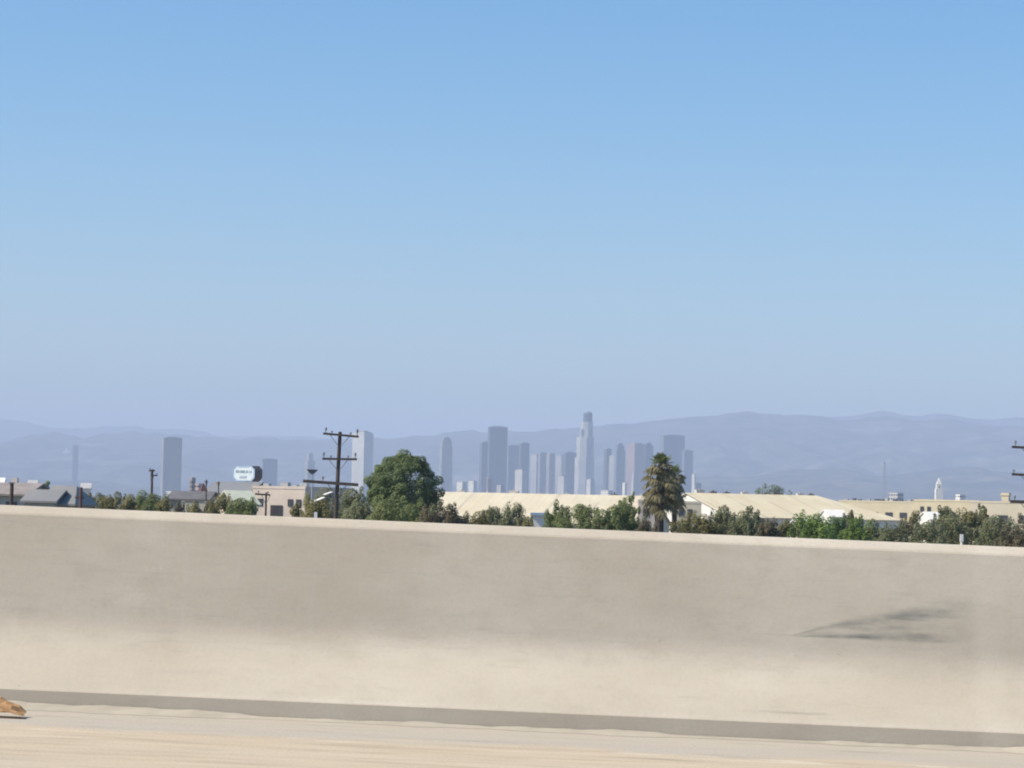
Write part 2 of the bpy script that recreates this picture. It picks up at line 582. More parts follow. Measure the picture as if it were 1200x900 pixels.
# ------------------------------------------------------------------ towers
FAC = {
    'dark_glass': mat_facade('dark_glass_cladding', (.10, .105, .115), (.035, .045, .06), duty=.7),
    'blue_glass': mat_facade('blue_glass_cladding', (.20, .22, .25), (.05, .075, .11), duty=.62),
    'granite': mat_facade('grey_granite_cladding', (.34, .32, .295), (.05, .06, .075), duty=.5),
    'white': mat_facade('white_stone_cladding', (.66, .64, .595), (.12, .135, .15), duty=.36),
    'pink': mat_facade('pink_granite_cladding', (.40, .29, .265), (.07, .07, .08), duty=.45),
    'brown': mat_facade('brown_granite_cladding', (.24, .185, .165), (.05, .05, .055), duty=.5),
    'pale': mat_facade('pale_concrete_cladding', (.50, .49, .46), (.10, .115, .135), duty=.42),
    'low_white': mat_facade('white_plaster_cladding', (.74, .72, .67), (.16, .17, .19), floor=3.4, bay=4.2, duty=.3),
}
roof_grey = mat_paint('tower_roof_plant', (.30, .29, .28), scale=.05)
metal_grey = mat_paint('grey_metal', (.22, .225, .23), scale=.3, rough=.5)


def tower(name, x0, c, x1, ytop, D, fac, label, cat='tower', tiers=None, plant=True, group=None, ybase=None):
    """two visible faces meeting at pixel c; tiers = [(fraction of height, scale)] for setbacks"""
    k = D / F
    wl, wr = max((c - x0), .6) * k, max((x1 - c), .6) * k
    al = math.atan2(wr, wl)
    s = math.hypot(wl, wr)
    al = min(max(al, R(12)), R(78))
    la, lb = wl / math.cos(al), wr / math.sin(al)
    corner = P(c, ytop, D)
    H = corner.z - GZ
    # local frame: x' along the right face, y' back along the left face
    t = thing(name, (corner.x, corner.y, GZ), label, cat, group, rz=math.pi / 2 - al)
    def quad(sc):
        mx, my = lb * (1 - sc) / 2, la * (1 - sc) / 2
        return [(mx, my), (lb - mx, my), (lb - mx, la - my), (mx, la - my)]
    tiers = tiers or [(1., 1.)]
    z = 0.
    for i, (fr, sc) in enumerate(tiers):
        z1 = H * fr
        MB().prism(quad(sc), z, z1).build('shaft', FAC[fac], t)
        z = z1
    if plant:
        sc = tiers[-1][1]
        MB().prism(quad(sc * .62), z, z + min(3.5, H * .02)).build('roof_plant', roof_grey, t)
        q = quad(sc * 1.012)
        MB().prism(q, z - 1.3, z + .4).build('parapet', roof_grey if fac in ('dark_glass', 'brown') else FAC[fac], t)
    return t


G1 = 'office towers of the hazy downtown skyline'
T = 'office_tower'
tower(T, 187, 192, 213, 513, 7200, 'granite', 'tall isolated slab tower with one pale edge at the skyline\'s left end', group=G1)
tower(T, 305, 308, 325, 538, 8600, 'blue_glass', 'short dark block tower just right of the white octagonal sign', group=G1)
tower(T, 357, 361, 369, 532, 9500, 'granite', 'slim faint tower behind the street lamp head', group=G1, tiers=[(.86, 1), (1, .6)])
tower(T, 412.5, 427, 437, 506, 7600, 'white', 'tall white tower right behind the big utility pole', group=G1, tiers=[(.985, 1), (1, .8)])
tower(T, 515, 518, 531, 513, 8900, 'granite', 'single tapering grey tower right of the big round tree', group=G1, tiers=[(.62, 1), (.88, .93), (.965, .8), (1, .62)])
tower(T, 562, 565, 577, 518, 9400, 'dark_glass', 'dark tower pressed against the left side of the flat-topped tower', group=G1)
tower(T, 572, 574, 595, 500, 9100, 'dark_glass', 'tall flat-topped dark tower, highest of the left-hand cluster', group=G1)
tower(T, 593, 596, 611, 522, 9500, 'blue_glass', 'bluish block filling the gap right of the flat-topped tower', group=G1)
tower(T, 608, 611, 620.5, 519, 9200, 'dark_glass', 'dark slab above the short white block', group=G1)
tower(T, 622, 629, 635, 533, 9600, 'pale', 'pale slim tower between the short white block and two dark ones', group=G1)
tower(T, 631, 633, 641, 531, 9300, 'granite', 'dark slim tower left of the thin white edge', group=G1)
tower(T, 640.5, 644, 651, 532, 9000, 'granite', 'dark tower with a thin white left edge', group=G1)
tower(T, 650, 658, 663, 534, 9700, 'pale', 'pale faint tower above the small white block', group=G1)
tower(T, 660, 663, 676, 530, 9400, 'dark_glass', 'broad dark tower touching the left of the crowned tower', group=G1)
tower(T, 708, 711, 717, 526, 9600, 'dark_glass', 'narrow dark tower right of the crowned tower', group=G1)
tower(T, 714, 720, 724, 534, 9300, 'pale', 'pale tower wedged between two narrow dark ones', group=G1)
tower(T, 720.5, 723, 733, 520, 9050, 'blue_glass', 'dark tower with stepped top left of the pinkish tower', group=G1, tiers=[(.9, 1), (.97, .8), (1, .5)])
tower(T, 735, 744, 757, 520, 9200, 'pink', 'broad pinkish tower left of the palms', group=G1)
tower(T, 754, 757, 766, 519, 9500, 'dark_glass', 'dark tower against the right of the pinkish tower', group=G1, tiers=[(.96, 1), (1, .6)])
tower(T, 774, 778, 803, 510, 9350, 'blue_glass', 'wide bluish tower rising behind the palm crowns', group=G1)
tower(T, 800, 802, 812.5, 528, 9150, 'blue_glass', 'lower bluish tower stepping down right of the palm crowns', group=G1)
tower(T, 85, 85.6, 92, 522, 12000, 'brown', 'very faint slim tower on the far left', group=G1)

# the crowned tower: round shaft that steps in and ends in a glazed crown
D0 = 8900
c0 = P(687, 483, D0)
H0 = c0.z - GZ
us = thing('office_tower', (c0.x, c0.y + 35, GZ), 'tallest round tower, pale on its left, stepping in to a dark glass crown', 'tower', G1)


def ngon(r, n, ph=0., ox=0.):
    return [(ox + r * math.cos(2 * math.pi * i / n + ph), r * math.sin(2 * math.pi * i / n + ph)) for i in range(n)]


def usz(y):
    return P(687, y, D0).z - GZ


for y0, y1, hw, ox, ph in ((700, 536, 11.6, -.6, .13), (536, 512, 10.3, -.2, .13), (512, 494, 7.6, 1.2, .2)):
    MB().prism(ngon(hw * D0 / F, 8, ph, ox * D0 / F), max(0, usz(y0)), usz(y1)).build('shaft', FAC['pale'], us)
# square bays that rise past each setback
for hw, y1, rot in ((8.9, 524, .5), (7.8, 503, .95)):
    a = [(x, y) for x, y in ngon(hw * D0 / F * 1.12, 4, rot, .2)]
    MB().prism(a, 0, usz(y1)).build('bay', FAC['granite'], us)
MB().prism(ngon(5.4 * D0 / F, 16, 0, 2.4 * D0 / F), usz(494), usz(484)).build('crown', FAC['dark_glass'], us)
MB().prism(ngon(4.2 * D0 / F, 16, 0, 2.4 * D0 / F), usz(484), usz(482.3)).build('roof_plant', roof_grey, us)

G2 = 'pale lower blocks at the foot of the skyline'
Bk = 'apartment_block'
tower(Bk, 603.5, 612, 618.5, 551, 6500, 'white', 'short bright white block standing before the dark cluster', 'block', group=G2)
tower(Bk, 654, 661, 665, 558, 6800, 'white', 'small white block left of the crowned tower\'s foot', 'block', group=G2)
tower(Bk, 687.5, 692, 697.5, 562, 6900, 'white', 'small white block before the crowned tower\'s foot', 'block', group=G2)
tower(Bk, 535, 542, 547, 565, 5200, 'low_white', 'low white block, left one of the pair right of the big tree', 'block', group=G2)
tower(Bk, 549, 555, 559, 564, 5600, 'low_white', 'low white block, right one of the pair beneath the dark towers', 'block', group=G2)
tower(Bk, 570, 572, 577, 560, 7000, 'brown', 'small dark block at the foot of the flat-topped tower', 'block', group=G2)
tower(Bk, 582, 587, 591, 569, 5600, 'pale', 'tiny pale block under the flat-topped tower', 'block', group=G2)
tower(Bk, 704, 713, 719, 575, 4300, 'low_white', 'low white block above the warehouse roof beneath the narrow dark tower', 'block', group=G2)
tower(Bk, 729.5, 732.5, 735, 566, 5200, 'low_white', 'narrow bright white block under the dark tower beside the pinkish one', 'block', group=G2)
tower(Bk, 740, 742.5, 744.5, 553, 7300, 'white', 'slim white tower before the pinkish tower', 'block', group=G2, tiers=[(.7, 1), (.9, .7), (1, .35)], plant=False)
tower(Bk, 811, 814, 816, 556, 6400, 'low_white', 'small white block right of the palms below the stepping bluish tower', 'block', group=G2)
tower(Bk, 812, 815, 822, 566, 6700, 'granite', 'low grey block just above the left end of the gabled warehouse', 'block', group=G2)
tower(Bk, 1121, 1125, 1132, 580, 2100, 'low_white', 'low white block right of the white spire', 'block', group=G2)
tower(Bk, 222, 225, 229, 560, 2300, 'brown', 'small dark tower block between the tall isolated slab and the sign', 'block', group=G2)
tower(Bk, 228, 233, 237, 567, 2200, 'pink', 'low pale pink block beside the dark pointed roof', 'block', group=G2)
tower(Bk, 1043, 1052, 1060, 578, 2600, 'pale', 'low pale block left of the white spire', 'block', group=G2)

# white spired tower on the right
c1 = P(1100, 588, 1900)
k = 1900 / F
sp = thing('spired_tower', (c1.x, c1.y, GZ), 'white tower with stepped pointed top above the yellow buildings', 'tower')
zt = lambda y: P(1100, y, 1900).z - GZ
stone = mat_paint('white_stone', (.72, .71, .67), scale=.3)
MB().prism(rect(8.4 * k, 8.4 * k), 0, zt(573)).build('shaft', stone, sp)
MB().prism(rect(6.4 * k, 6.4 * k), zt(573), zt(567)).build('belfry', stone, sp)
MB().box((0, -3.23 * k, zt(572)), (1.6 * k, .2, 2.6 * k)).build('opening', roof_grey, sp)
MB().prism(rect(5.6 * k, 5.6 * k), zt(567), zt(560), [(x * .12, y * .12) for x, y in rect(5.6 * k, 5.6 * k)]).build('spire', stone, sp)

# lattice mast
c2 = P(1036, 585, 6200)
k = 6200 / F
ms = thing('radio_mast', (c2.x, c2.y, GZ), 'faint thin lattice mast in the haze before the hills', 'mast')
hm_ = P(1036, 541, 6200).z - GZ
mb = MB()
hw = 3.2
for sx, sy in ((-1, -1), (1, -1), (1, 1), (-1, 1)):
    mb.tube([(sx * hw, sy * hw, 0), (sx * hw * .4, sy * hw * .4, hm_)], .5, 5)
nb = 16
for i in range(nb):
    f0, f1 = i / nb, (i + 1) / nb
    w0, w1 = hw * (1 - .6 * f0), hw * (1 - .6 * f1)
    for a, b in (((-1, -1), (1, -1)), ((1, -1), (1, 1)), ((1, 1), (-1, 1)), ((-1, 1), (-1, -1))):
        mb.tube([(a[0] * w0, a[1] * w0, hm_ * f0), (b[0] * w1, b[1] * w1, hm_ * f1)], .25, 4)
mb.build('lattice', metal_grey, ms)
MB().tube([(0, 0, hm_ * .97), (0, 0, hm_ * 1.06)], .4, 5).build('antenna', metal_grey, ms)

# pale building high on the left hills
bpy.context.view_layer.update()
_dir = (P(78, 531, 100) - Vector((0, 0, CAM_Z))).normalized()
_o = Vector((0, 0, CAM_Z)) + _dir * 12000
_hits = [h for h in (bpy.data.objects[n].ray_cast(_o, _dir) for n in ('hills', 'foothills', 'distant_hills')) if h[0]]
hh = min((h[1] for h in _hits), key=lambda p: p.y) if _hits else P(78, 531, 15200)
th = thing('hillside_building', (hh.x, hh.y, hh.z - 6), 'tiny pale building high on the left hillside', 'building')
MB().prism(rect(44, 24), 0, 22).build('wall', FAC['low_white'], th)
MB().prism(rect(16, 14), 22, 36).build('tower_block', FAC['low_white'], th)

# ------------------------------------------------------------------ low buildings
cream_roof = mat_seamed_roof('cream_sheet_roof', (.66, .585, .42))
cream_roof2 = mat_seamed_roof('warm_cream_sheet_roof', (.67, .585, .395), 1.0)
grey_roof = mat_seamed_roof('blue_grey_sheet_roof', (.235, .235, .23), .8)
pink_roof = mat_paint('pinkish_shingle', (.30, .26, .235), scale=.8, var=.25)
green_roof = mat_paint('pale_green_felt', (.52, .54, .43), scale=.4)
red_roof = mat_paint('dark_red_shingle', (.13, .075, .07), scale=.7, var=.3)
dk_roof = mat_paint('dark_felt', (.15, .145, .15), scale=.6, var=.3)
white_wall = mat_paint('white_plaster', (.74, .72, .67), var=.12, scale=.3)
cream_wall = mat_paint('cream_plaster', (.64, .57, .43), var=.14, scale=.25)
yellow_wall = mat_paint('pale_yellow_plaster', (.66, .575, .40), var=.12, scale=.25)
pink_wall = mat_paint('pale_pink_plaster', (.62, .53, .45), var=.16, scale=.3)
grey_wall = mat_paint('greenish_grey_plaster', (.36, .36, .32), var=.2, scale=.4)
dark_open = mat_paint('dark_opening', (.045, .045, .05), scale=1.)
brown_wood = mat_paint('weathered_wood', (.085, .065, .055), var=.35, scale=3., stretch=(1, 1, .2))
blue_paint = mat_paint('sky_blue_paint', (.28, .42, .58), scale=1.)
vent_m = mat_paint('galvanised_vent', (.48, .47, .45), scale=2., rough=.5)
win_m = mat_paint('window_glass', (.07, .075, .085), scale=1., rough=.2)


def gable(name, p, L_, run, eave, ridge, rz, wall, roof, label, cat, hip=0., over=.4, group=None):
    """ridge along local x; p = world position of the ridge's left end (z ignored); front slope towards local -y"""
    t = thing(name, (p.x, p.y, GZ), label, cat, group, rz)
    mb = MB()
    # walls with gable ends
    x0, x1 = 0., L_
    mb.add([(x0, -run, 0), (x1 + 0, -run, 0), (x1, run, 0), (x0, run, 0), (x0, -run, eave), (x1, -run, eave), (x1, run, eave), (x0, run, eave), (x0, 0, ridge), (x1, 0, ridge if hip == 0 else eave)],
           [(0, 1, 5, 4), (1, 2, 6, 9, 5), (2, 3, 7, 6), (3, 0, 4, 8, 7)])
    mb.build('wall', wall, t)
    mb = MB()
    sl_ = (ridge - eave) / run
    th_ = .18
    e = over
    rz_ = eave - sl_ * e + .03
    xr = L_ + e - hip
    for dz in (0, th_):
        mb.add([(-e, -run - e, rz_ + dz), (L_ + e, -run - e, rz_ + dz), (L_ + e, run + e, rz_ + dz), (-e, run + e, rz_ + dz), (-e, 0, ridge + .03 + dz), (xr, 0, ridge + .03 + dz)],
               [(0, 1, 5, 4), (1, 2, 5), (2, 3, 4, 5)] if hip else [(0, 1, 5, 4), (2, 3, 4, 5)])
    mb.f += [(0, 6, 7, 1), (2, 8, 9, 3), (0, 4, 10, 6), (3, 9, 10, 4)]
    if not hip:
        mb.f += [(1, 7, 11, 5), (2, 5, 11, 8)]
    else:
        mb.f += [(1, 7, 8, 2)]
    mb.build('roof', roof, t)
    return t


def flat(name, x0, x1, ytop, D, depth, wall, roof, label, cat='building', rz=0., par=.35, group=None):
    a, b = P(x0, ytop, D), P(x1, ytop, D)
    w = b.x - a.x
    H = (a.z + b.z) / 2 - GZ
    t = thing(name, (a.x, a.y, GZ), label, cat, group, rz)
    MB().prism(rect(w, depth, w / 2, depth / 2), 0, H).build('wall', wall, t)
    MB().prism(rect(w - .7, depth - .7, w / 2, depth / 2), H, H + .06).build('roof', roof, t)
    mb = MB()
    for q in (rect(w + .1, .3, w / 2, .1), rect(w + .1, .3, w / 2, depth - .1), rect(.3, depth - .6, .1, depth / 2), rect(.3, depth - .6, w - .1, depth / 2)):
        mb.prism(q, H + .002, H + par)
    mb.build('parapet', wall, t)
    return t, w, H


# warehouse A: long cream roof in the middle
DA = 430
pa = P(505, 577.5, DA)
wa = gable('warehouse', pa, 37.5, 20, pa.z - GZ - 4.6, pa.z - GZ, R(-12), cream_wall, cream_roof,
           'long low warehouse with a cream sheet roof below the crowned tower', 'warehouse')
RA = pa.z - GZ
for i, (x, s, m_) in enumerate(((5, 1.0, vent_m), (9.5, .7, vent_m), (14, 1.2, vent_m), (23, .8, vent_m), (31, .9, dk_roof), (35.5, .8, vent_m))):
    MB().box((x, 1.2, RA - .32), (s * 1.3, s, s * .8)).tube([(x, 1.2, RA - .32 + s * .8), (x, 1.2, RA + s * .75)], .16, 6).build('roof_vent', m_, wa)
for x in (6, 18, 30):
    MB().box((x, -20.06, 0), (4, .16, 3.6)).build('loading_door', grey_wall, wa)

# warehouse B: gable to the left, roof to the right
DB = 520
pb = P(806, 578.5, DB)
wb = gable('warehouse', pb, 37, 22, pb.z - GZ - 4.6, pb.z - GZ, R(19), white_wall, cream_roof2,
           'broad warehouse with white gable end and warm cream roof right of the palms', 'warehouse', hip=8.5)
RB = pb.z - GZ
for x, s, m_ in ((3, 1.2, vent_m), (6, .9, dk_roof), (9, .8, dk_roof), (13, .9, vent_m), (20, 1.0, dk_roof), (25.5, .9, vent_m), (28, .8, dk_roof)):
    MB().box((x, 1.0, RB - .3), (s * 1.5, s, s)).tube([(x, 1.0, RB - .3 + s), (x, 1.0, RB + s * .9)], .2, 6).build('roof_vent', m_, wb)
for y in (-12, 0, 12):
    MB().box((-.06, y, 0), (.16, 4.5, 4.)).build('loading_door', grey_wall, wb)
MB().box((-.05, -4, RB - 3.6), (.14, 3., 1.2)).build('gable_louvre', grey_wall, wb)

# small beige building in front of warehouse B, seen beside the palms
bs, w_, h_ = flat('beige_building', 792, 822, 590, 400, 9, cream_wall, dk_roof, 'small beige flat-roofed building just right of the palm trunks', rz=R(-4))
for x in (.9, 2.2):
    MB().box((x, -.04, h_ - 1.9), (.8, .12, 1.0)).build('window', win_m, bs)
bs2, w_, h_ = flat('beige_building', 748, 769, 588, 395, 8, pink_wall, dk_roof, 'small pinkish flat-roofed building just left of the palm trunks')
MB().box((1.2, -.04, h_ - 2.2), (.9, .12, 1.1)).build('window', win_m, bs2)

# little white shed with blue eave
sh, w_, h_ = flat('shed', 624, 642, 607.5, 300, 2.4, white_wall, blue_paint, 'little white shed with a sky blue roof edge between the bushes', 'shed')
MB().box((w_ / 2, -.14, h_ + .36), (w_ + .5, .5, .3)).build('fascia', blue_paint, sh)
MB().box((w_ * .3, -.03, 0), (.8, .1, 2.0)).build('door', grey_wall, sh)

# yellow buildings on the right
yb, w_, h_ = flat('factory_building', 983, 1092, 589, 560, 16, yellow_wall, dk_roof, 'long pale yellow factory with dark boxes along its roof', rz=R(-26))
for i in range(11):
    x = 1.2 + i * 1.55 + random.uniform(-.3, .3)
    MB().box((x, 1.6 + random.uniform(0, 2), h_ + .06), (random.uniform(.6, 1.0), .8, random.uniform(.55, 1.0))).build('roof_unit', dk_roof if i % 3 else vent_m, yb)
for i in range(5):
    MB().box((1.8 + 3.2 * i, -.05, h_ - 3.2), (1.6, .14, 1.1)).build('window', win_m, yb)
yb2, w_, h_ = flat('factory_building', 1071, 1150, 588, 470, 14, yellow_wall, dk_roof, 'pale yellow building with two small dark windows below the white spire', rz=R(-26))
for x in (1.55, 2.85):
    MB().box((x, -.05, h_ - 1.9), (.62, .14, .95)).build('window', win_m, yb2)
MB().box((6.5, -.05, h_ - 4.2), (2.2, .14, 2.4)).build('window', win_m, yb2)
yb3, w_, h_ = flat('factory_building', 1137, 1275, 590.5, 432, 16, cream_wall, dk_roof, 'long cream building with a square chimney at the right edge', rz=R(-24))
zc = P(1176, 577.5, 430).z - GZ
xc = (P(1176, 580, 430).x - P(1137, 580, 432).x) / .93
MB().prism(rect(1.2, 1.2, xc, 1.8), 0, zc).prism(rect(1.4, 1.4, xc, 1.8), zc - .45, zc + .003).build('chimney', yellow_wall, yb3)
for i in range(6):
    MB().box((2.2 + 3.4 * i, -.05, h_ - 3.2), (1.5, .14, 1.2)).build('window', win_m, yb3)

# white roofs among the shrubs on the right
for px0, px1, y, D, lab in ((966, 988, 598.5, 420, 'small white pitched roof left of the pale yellow factory'),
                            (1083, 1106, 601, 400, 'white sloping roof below the two small dark windows'),
                            (930, 945, 610, 400, 'tiny whitish roof peeking above the bushes by the bright green shrub')):
    p = P(px0, y, D)
    gable('shed', p, (px1 - px0) * D / F, 2.6, p.z - GZ - 1.1, p.z - GZ, R(14), white_wall, white_wall, lab, 'shed', over=.2)

# left group
pl = P(-60, 566.5, 260)
hl = gable('bungalow', pl, 9.3, 5.5, pl.z - GZ - 1.05, pl.z - GZ, R(-4), grey_wall, pink_roof,
           'long low house with a pinkish grey roof at the left edge', 'house', over=.5)
for x in (4.2, 6.2, 8.0):
    MB().box((x, -5.54, pl.z - GZ - 2.6), (1.1, .12, .9)).build('window', win_m, hl)
MB().box((6.6, .8, pl.z - GZ - .3), (.6, .6, 1.0)).build('chimney', pink_wall, hl)
p2 = P(66, 571.5, 240)
gable('bungalow', p2, 2.6, 3.2, p2.z - GZ - 1.5, p2.z - GZ, R(-8), grey_wall, grey_roof,
      'house with a steep dark blue grey roof left of the row of trees', 'house', hip=1.0)
p3 = P(40, 576, 238)
gable('bungalow', p3, 2.7, 2.4, p3.z - GZ - .9, p3.z - GZ, R(-8), grey_wall, grey_roof,
      'lower dark blue grey roof stepping down from the steep one', 'house')
for x0, x1, y, D, lab in ((-4, 5, 561, 420, 'white box on the far left skyline over the pinkish roof'), (34, 43, 564, 430, 'small white house over the right end of the pinkish roof'),
                          (96, 106, 567.5, 430, 'small white house at the left end of the tree row'), (196, 203, 577, 420, 'small white house right of the tree row'),
                          (203, 210, 583, 400, 'tiny cream shed beside the small white house'), (62, 74, 570, 500, 'low pale house behind the steep dark roof')):
    p = P(x0, y, D)
    t = gable('cottage', p, (x1 - x0) * D / F, 2.2, p.z - GZ - .8, p.z - GZ, R(8), white_wall, white_wall if 'box' in lab or 'cream' in lab else vent_m, lab, 'house', over=.2, group='small pale houses on the left')
    MB().box(((x1 - x0) * D / F * .5, -2.24, p.z - GZ - 2.4), (.5, .12, .8)).build('window', win_m, t)
p = P(205, 577, 330)
t = gable('bungalow', p, 5.0, 3.0, p.z - GZ - .9, p.z - GZ, R(-6), grey_wall, dk_roof, 'dark roofed low house between tree row and dark pointed roof', 'house')
# pointed roof
p = P(238.5, 566, 340)
pt = thing('pavilion', (p.x, p.y, GZ), 'small pavilion with a dark red pointed roof left of the sign', 'pavilion', rz=R(20))
zt_ = p.z - GZ
MB().prism(rect(1.0, 1.0), 0, zt_ - 1.5).build('wall', pink_wall, pt)
MB().prism(rect(1.35, 1.35), zt_ - 1.5, zt_, [(x * .04, y * .04) for x, y in rect(1, 1)]).build('roof', red_roof, pt)
fe, w_, h_ = flat('garden_wall', 213, 243, 588, 290, .3, cream_wall, cream_wall, 'low cream wall in front of the dark roofed house', 'wall', par=.1)

# grey warehouse under the sign
p = P(255, 565.5, 470)
gw = gable('warehouse', p, 8.2, 9, p.z - GZ - 2.0, p.z - GZ, R(-10), grey_wall, grey_roof, 'grey roofed warehouse standing below the white octagonal sign', 'warehouse')
p = P(266, 576.5, 300)
gg = gable('cottage', p, 2.7, 2.6, p.z - GZ - 1.4, p.z - GZ, R(30), cream_wall, green_roof, 'small building with a pale green sloping roof behind the round bush', 'house')
pk, w_, h_ = flat('shop_building', 296, 366, 573, 330, 12, pink_wall, dk_roof, 'pale pink flat-roofed building with a dark doorway left of the street lamp', rz=R(-24))
MB().box((3.6, -.05, 0), (1.7, .14, h_ - 2.1)).build('doorway', dark_open, pk)
for x in (1.2, 5.6, 6.8):
    MB().box((x, -.05, h_ - 2.2), (.7, .14, .9)).build('window', win_m, pk)
for x, y, s in ((1.0, 2, .6), (2.6, 4, .8), (4.6, 3, .5), (6.2, 2.5, .7)):
    MB().box((x, y, h_ + .06), (s * 1.4, s, s)).build('roof_unit', vent_m, pk)

# slanted white awning frame left of the pole
p = P(378, 585, 235)
aw = thing('shade_canopy', (p.x, p.y, GZ), 'slanted white shade canopy in front of the grey green trees', 'canopy', rz=R(15))
zb = p.z - GZ
MB().box((-.45, 0, zb - .12), (1.25, 1.6, .07), ry=R(-24)).build('shade_panel', white_wall, aw)
MB().box((.62, .5, zb + .52), (.72, 1.5, .07), ry=R(-20)).build('shade_panel', white_wall, aw)
for x, y in ((-.9, -.6), (-.9, .6), (.9, -.1), (.9, 1.0)):
    MB().tube([(x, y, 0), (x, y, zb - .35 if x < 0 else zb + .55)], .05, 6).build('post', metal_grey, aw)

# ------------------------------------------------------------------ sign
DS = 560
p = P(286, 555, DS)
k = DS / F
sg = thing('pylon_sign', (p.x, p.y, GZ), 'white octagonal sign board with two rows of blue grey lettering', 'sign', rz=R(-24))
zc_ = p.z - GZ
sw, shh, ch, dp = 26.5 * k / math.cos(R(24)), 18.5 * k, 4.2 * k, 3.3
white_sign = mat_paint('white_sign_enamel', (.74, .82, .86), var=.05, rough=.4)
blue_sign = mat_paint('pale_blue_enamel', (.36, .50, .66), var=.08, rough=.4)
grey_blue = mat_paint('blue_grey_enamel', (.17, .24, .31), var=.1, rough=.5)
brown_side = mat_paint('brown_sign_casing', (.155, .115, .105), var=.2)


def octo(w, h, c):
    return [(-w / 2 + c, -h / 2), (w / 2 - c, -h / 2), (w / 2, -h / 2 + c), (w / 2, h / 2 - c), (w / 2 - c, h / 2), (-w / 2 + c, h / 2), (-w / 2, h / 2 - c), (-w / 2, -h / 2 + c)]


def slab(poly, y0, y1):
    n = len(poly)
    vs = [(x, y0, zc_ + z) for x, z in poly] + [(x, y1, zc_ + z) for x, z in poly]
    fs = [tuple(range(n)), tuple(range(2 * n - 1, n - 1, -1))] + [(i, n + i, n + (i + 1) % n, (i + 1) % n) for i in range(n)]
    return MB().add(vs, fs)


slab(octo(sw, shh, ch), 0, dp).build('casing', brown_side, sg)
slab(octo(sw * .99, shh * .985, ch), -.04, -.004).build('border', blue_sign, sg)
slab(octo(sw * .90, shh * .86, ch * .92), -.06, -.044).build('sign_face', white_sign, sg)
slab(octo(sw * .5, shh * .055, .02), -.09, -.064).build('top_band', blue_sign, sg)
tb = [o for o in sg.children if o.name.startswith('top_band')][0]
tb.location = (0, 0, shh * .42)
mb = MB()
# upper row: a run of narrow strokes that reads as worn lettering
r_ = random.Random(5)
x = -sw * .37
while x < sw * .37:
    w = r_.uniform(.14, .24)
    kind = r_.random()
    h = shh * .17
    mb.box((x, -.075, zc_ + shh * .035), (.09, .03, h))
    if kind > .25:
        mb.box((x + w / 2 + .0, -.075, zc_ + shh * .035 + r_.choice((0, h * .45, h * .85))), (w - .09 - .006, .03, h * .15))
    if kind > .5:
        mb.box((x + w, -.075, zc_ + shh * .035), (.09, .03, h))
    x += w + .17
mb.build('lettering', grey_blue, sg)
mb = MB()
x = -sw * .17
while x < sw * .14:
    mb.box((x, -.075, zc_ - shh * .30), (.12, .03, shh * .16))
    mb.box((x + .13, -.075, zc_ - shh * .30 + r_.choice((0, .2))), (.126, .03, .10))
    x += .36
mb.build('lettering', grey_blue, sg)
MB().tube([(0, dp / 2, 0), (0, dp / 2, zc_ - shh / 2)], .32, 10).build('post', metal_grey, sg)

# ------------------------------------------------------------------ poles
def utility_pole(ptop, D, label, arms, lean=0., wpx=5., group='timber utility poles'):
    """arms: (y px, left px, right px, thickness m, [insulator px]) measured along the photo"""
    k = D / F
    top = P(ptop[0], ptop[1], D)
    t = thing('utility_pole', (top.x - math.tan(lean) * (top.z - GZ), top.y, GZ), label, 'utility pole', group)
    H = top.z - GZ
    base = t.location.copy()
    r = wpx * k / 2
    MB().tube([(0, 0, 0), (math.tan(lean) * H, 0, H)], [r * 1.2, r * .85], 10).build('pole', brown_wood, t)
    for (y, xl, xr, th, ins, tilt) in arms:
        a, b = P(xl, y - tilt, D) - base, P(xr, y + tilt, D) - base
        a.y = b.y = -r - th * .5
        d = (b - a)
        mid = (a + b) / 2
        ang = math.atan2(d.z, d.x)
        arm = MB().box((mid.x, mid.y, mid.z - th / 2), (d.length, th * .8, th), ry=-ang).build('crossarm', brown_wood, t)
        px_ = math.tan(lean) * mid.z
        for sx in (-1, 1):
            e = Vector((px_ + sx * min(.75, d.length * .27), a.y + th * .1, 0))
            e.z = mid.z + math.tan(ang) * (e.x - mid.x) - th * .4
            MB().tube([(px_ + sx * r * .6, a.y + th * .1, mid.z - .85), tuple(e)], .028, 5).build('brace', metal_grey, t)
        for ipx, ih in ins:
            q = P(ipx, y, D) - base
            zq = mid.z + math.tan(ang) * (q.x - mid.x) + th * .45
            MB().tube([(q.x, a.y, zq - .02), (q.x, a.y, zq + ih * .45), (q.x, a.y, zq + ih * .5), (q.x, a.y, zq + ih)], [.035, .035, .10, .075], 8).build('insulator', metal_grey, t)
    return t


utility_pole((398.6, 506), 200, 'tall timber pole with three crossarms beside the big round tree',
             [(510, 379, 420.5, .17, [(382, .42), (418.8, .5), (389, .2), (411, .2)], 1.9),
              (538, 378, 418.5, .17, [(379.5, .42), (416.5, .42), (388, .2), (408, .2)], .3),
              (566, 355.5, 420, .24, [(378.5, .36)], 2.3)], lean=R(1.6))
utility_pole((1209, 506), 200, 'timber pole at the right edge showing only its arm ends',
             [(525, 1185, 1233, .19, [(1189, .42), (1229, .42)], 1.2), (557, 1185, 1233, .19, [(1187, .3), (1229, .3)], 1.2),
              (588.5, 1183, 1234, .24, [(1188, .36)], .8)], lean=R(1.0))
utility_pole((178.5, 550), 330, 'small dark pole with a short arm before the isolated slab tower',
             [(551.5, 175, 182, .2, [(176, .25)], 0.), (557, 177, 185, .2, [(184, .25)], .2)], wpx=3.2)
utility_pole((256.3, 564), 380, 'thin bare pole left of the grey roofed warehouse', [(566, 254, 258.5, .12, [], 0.)], wpx=1.6)
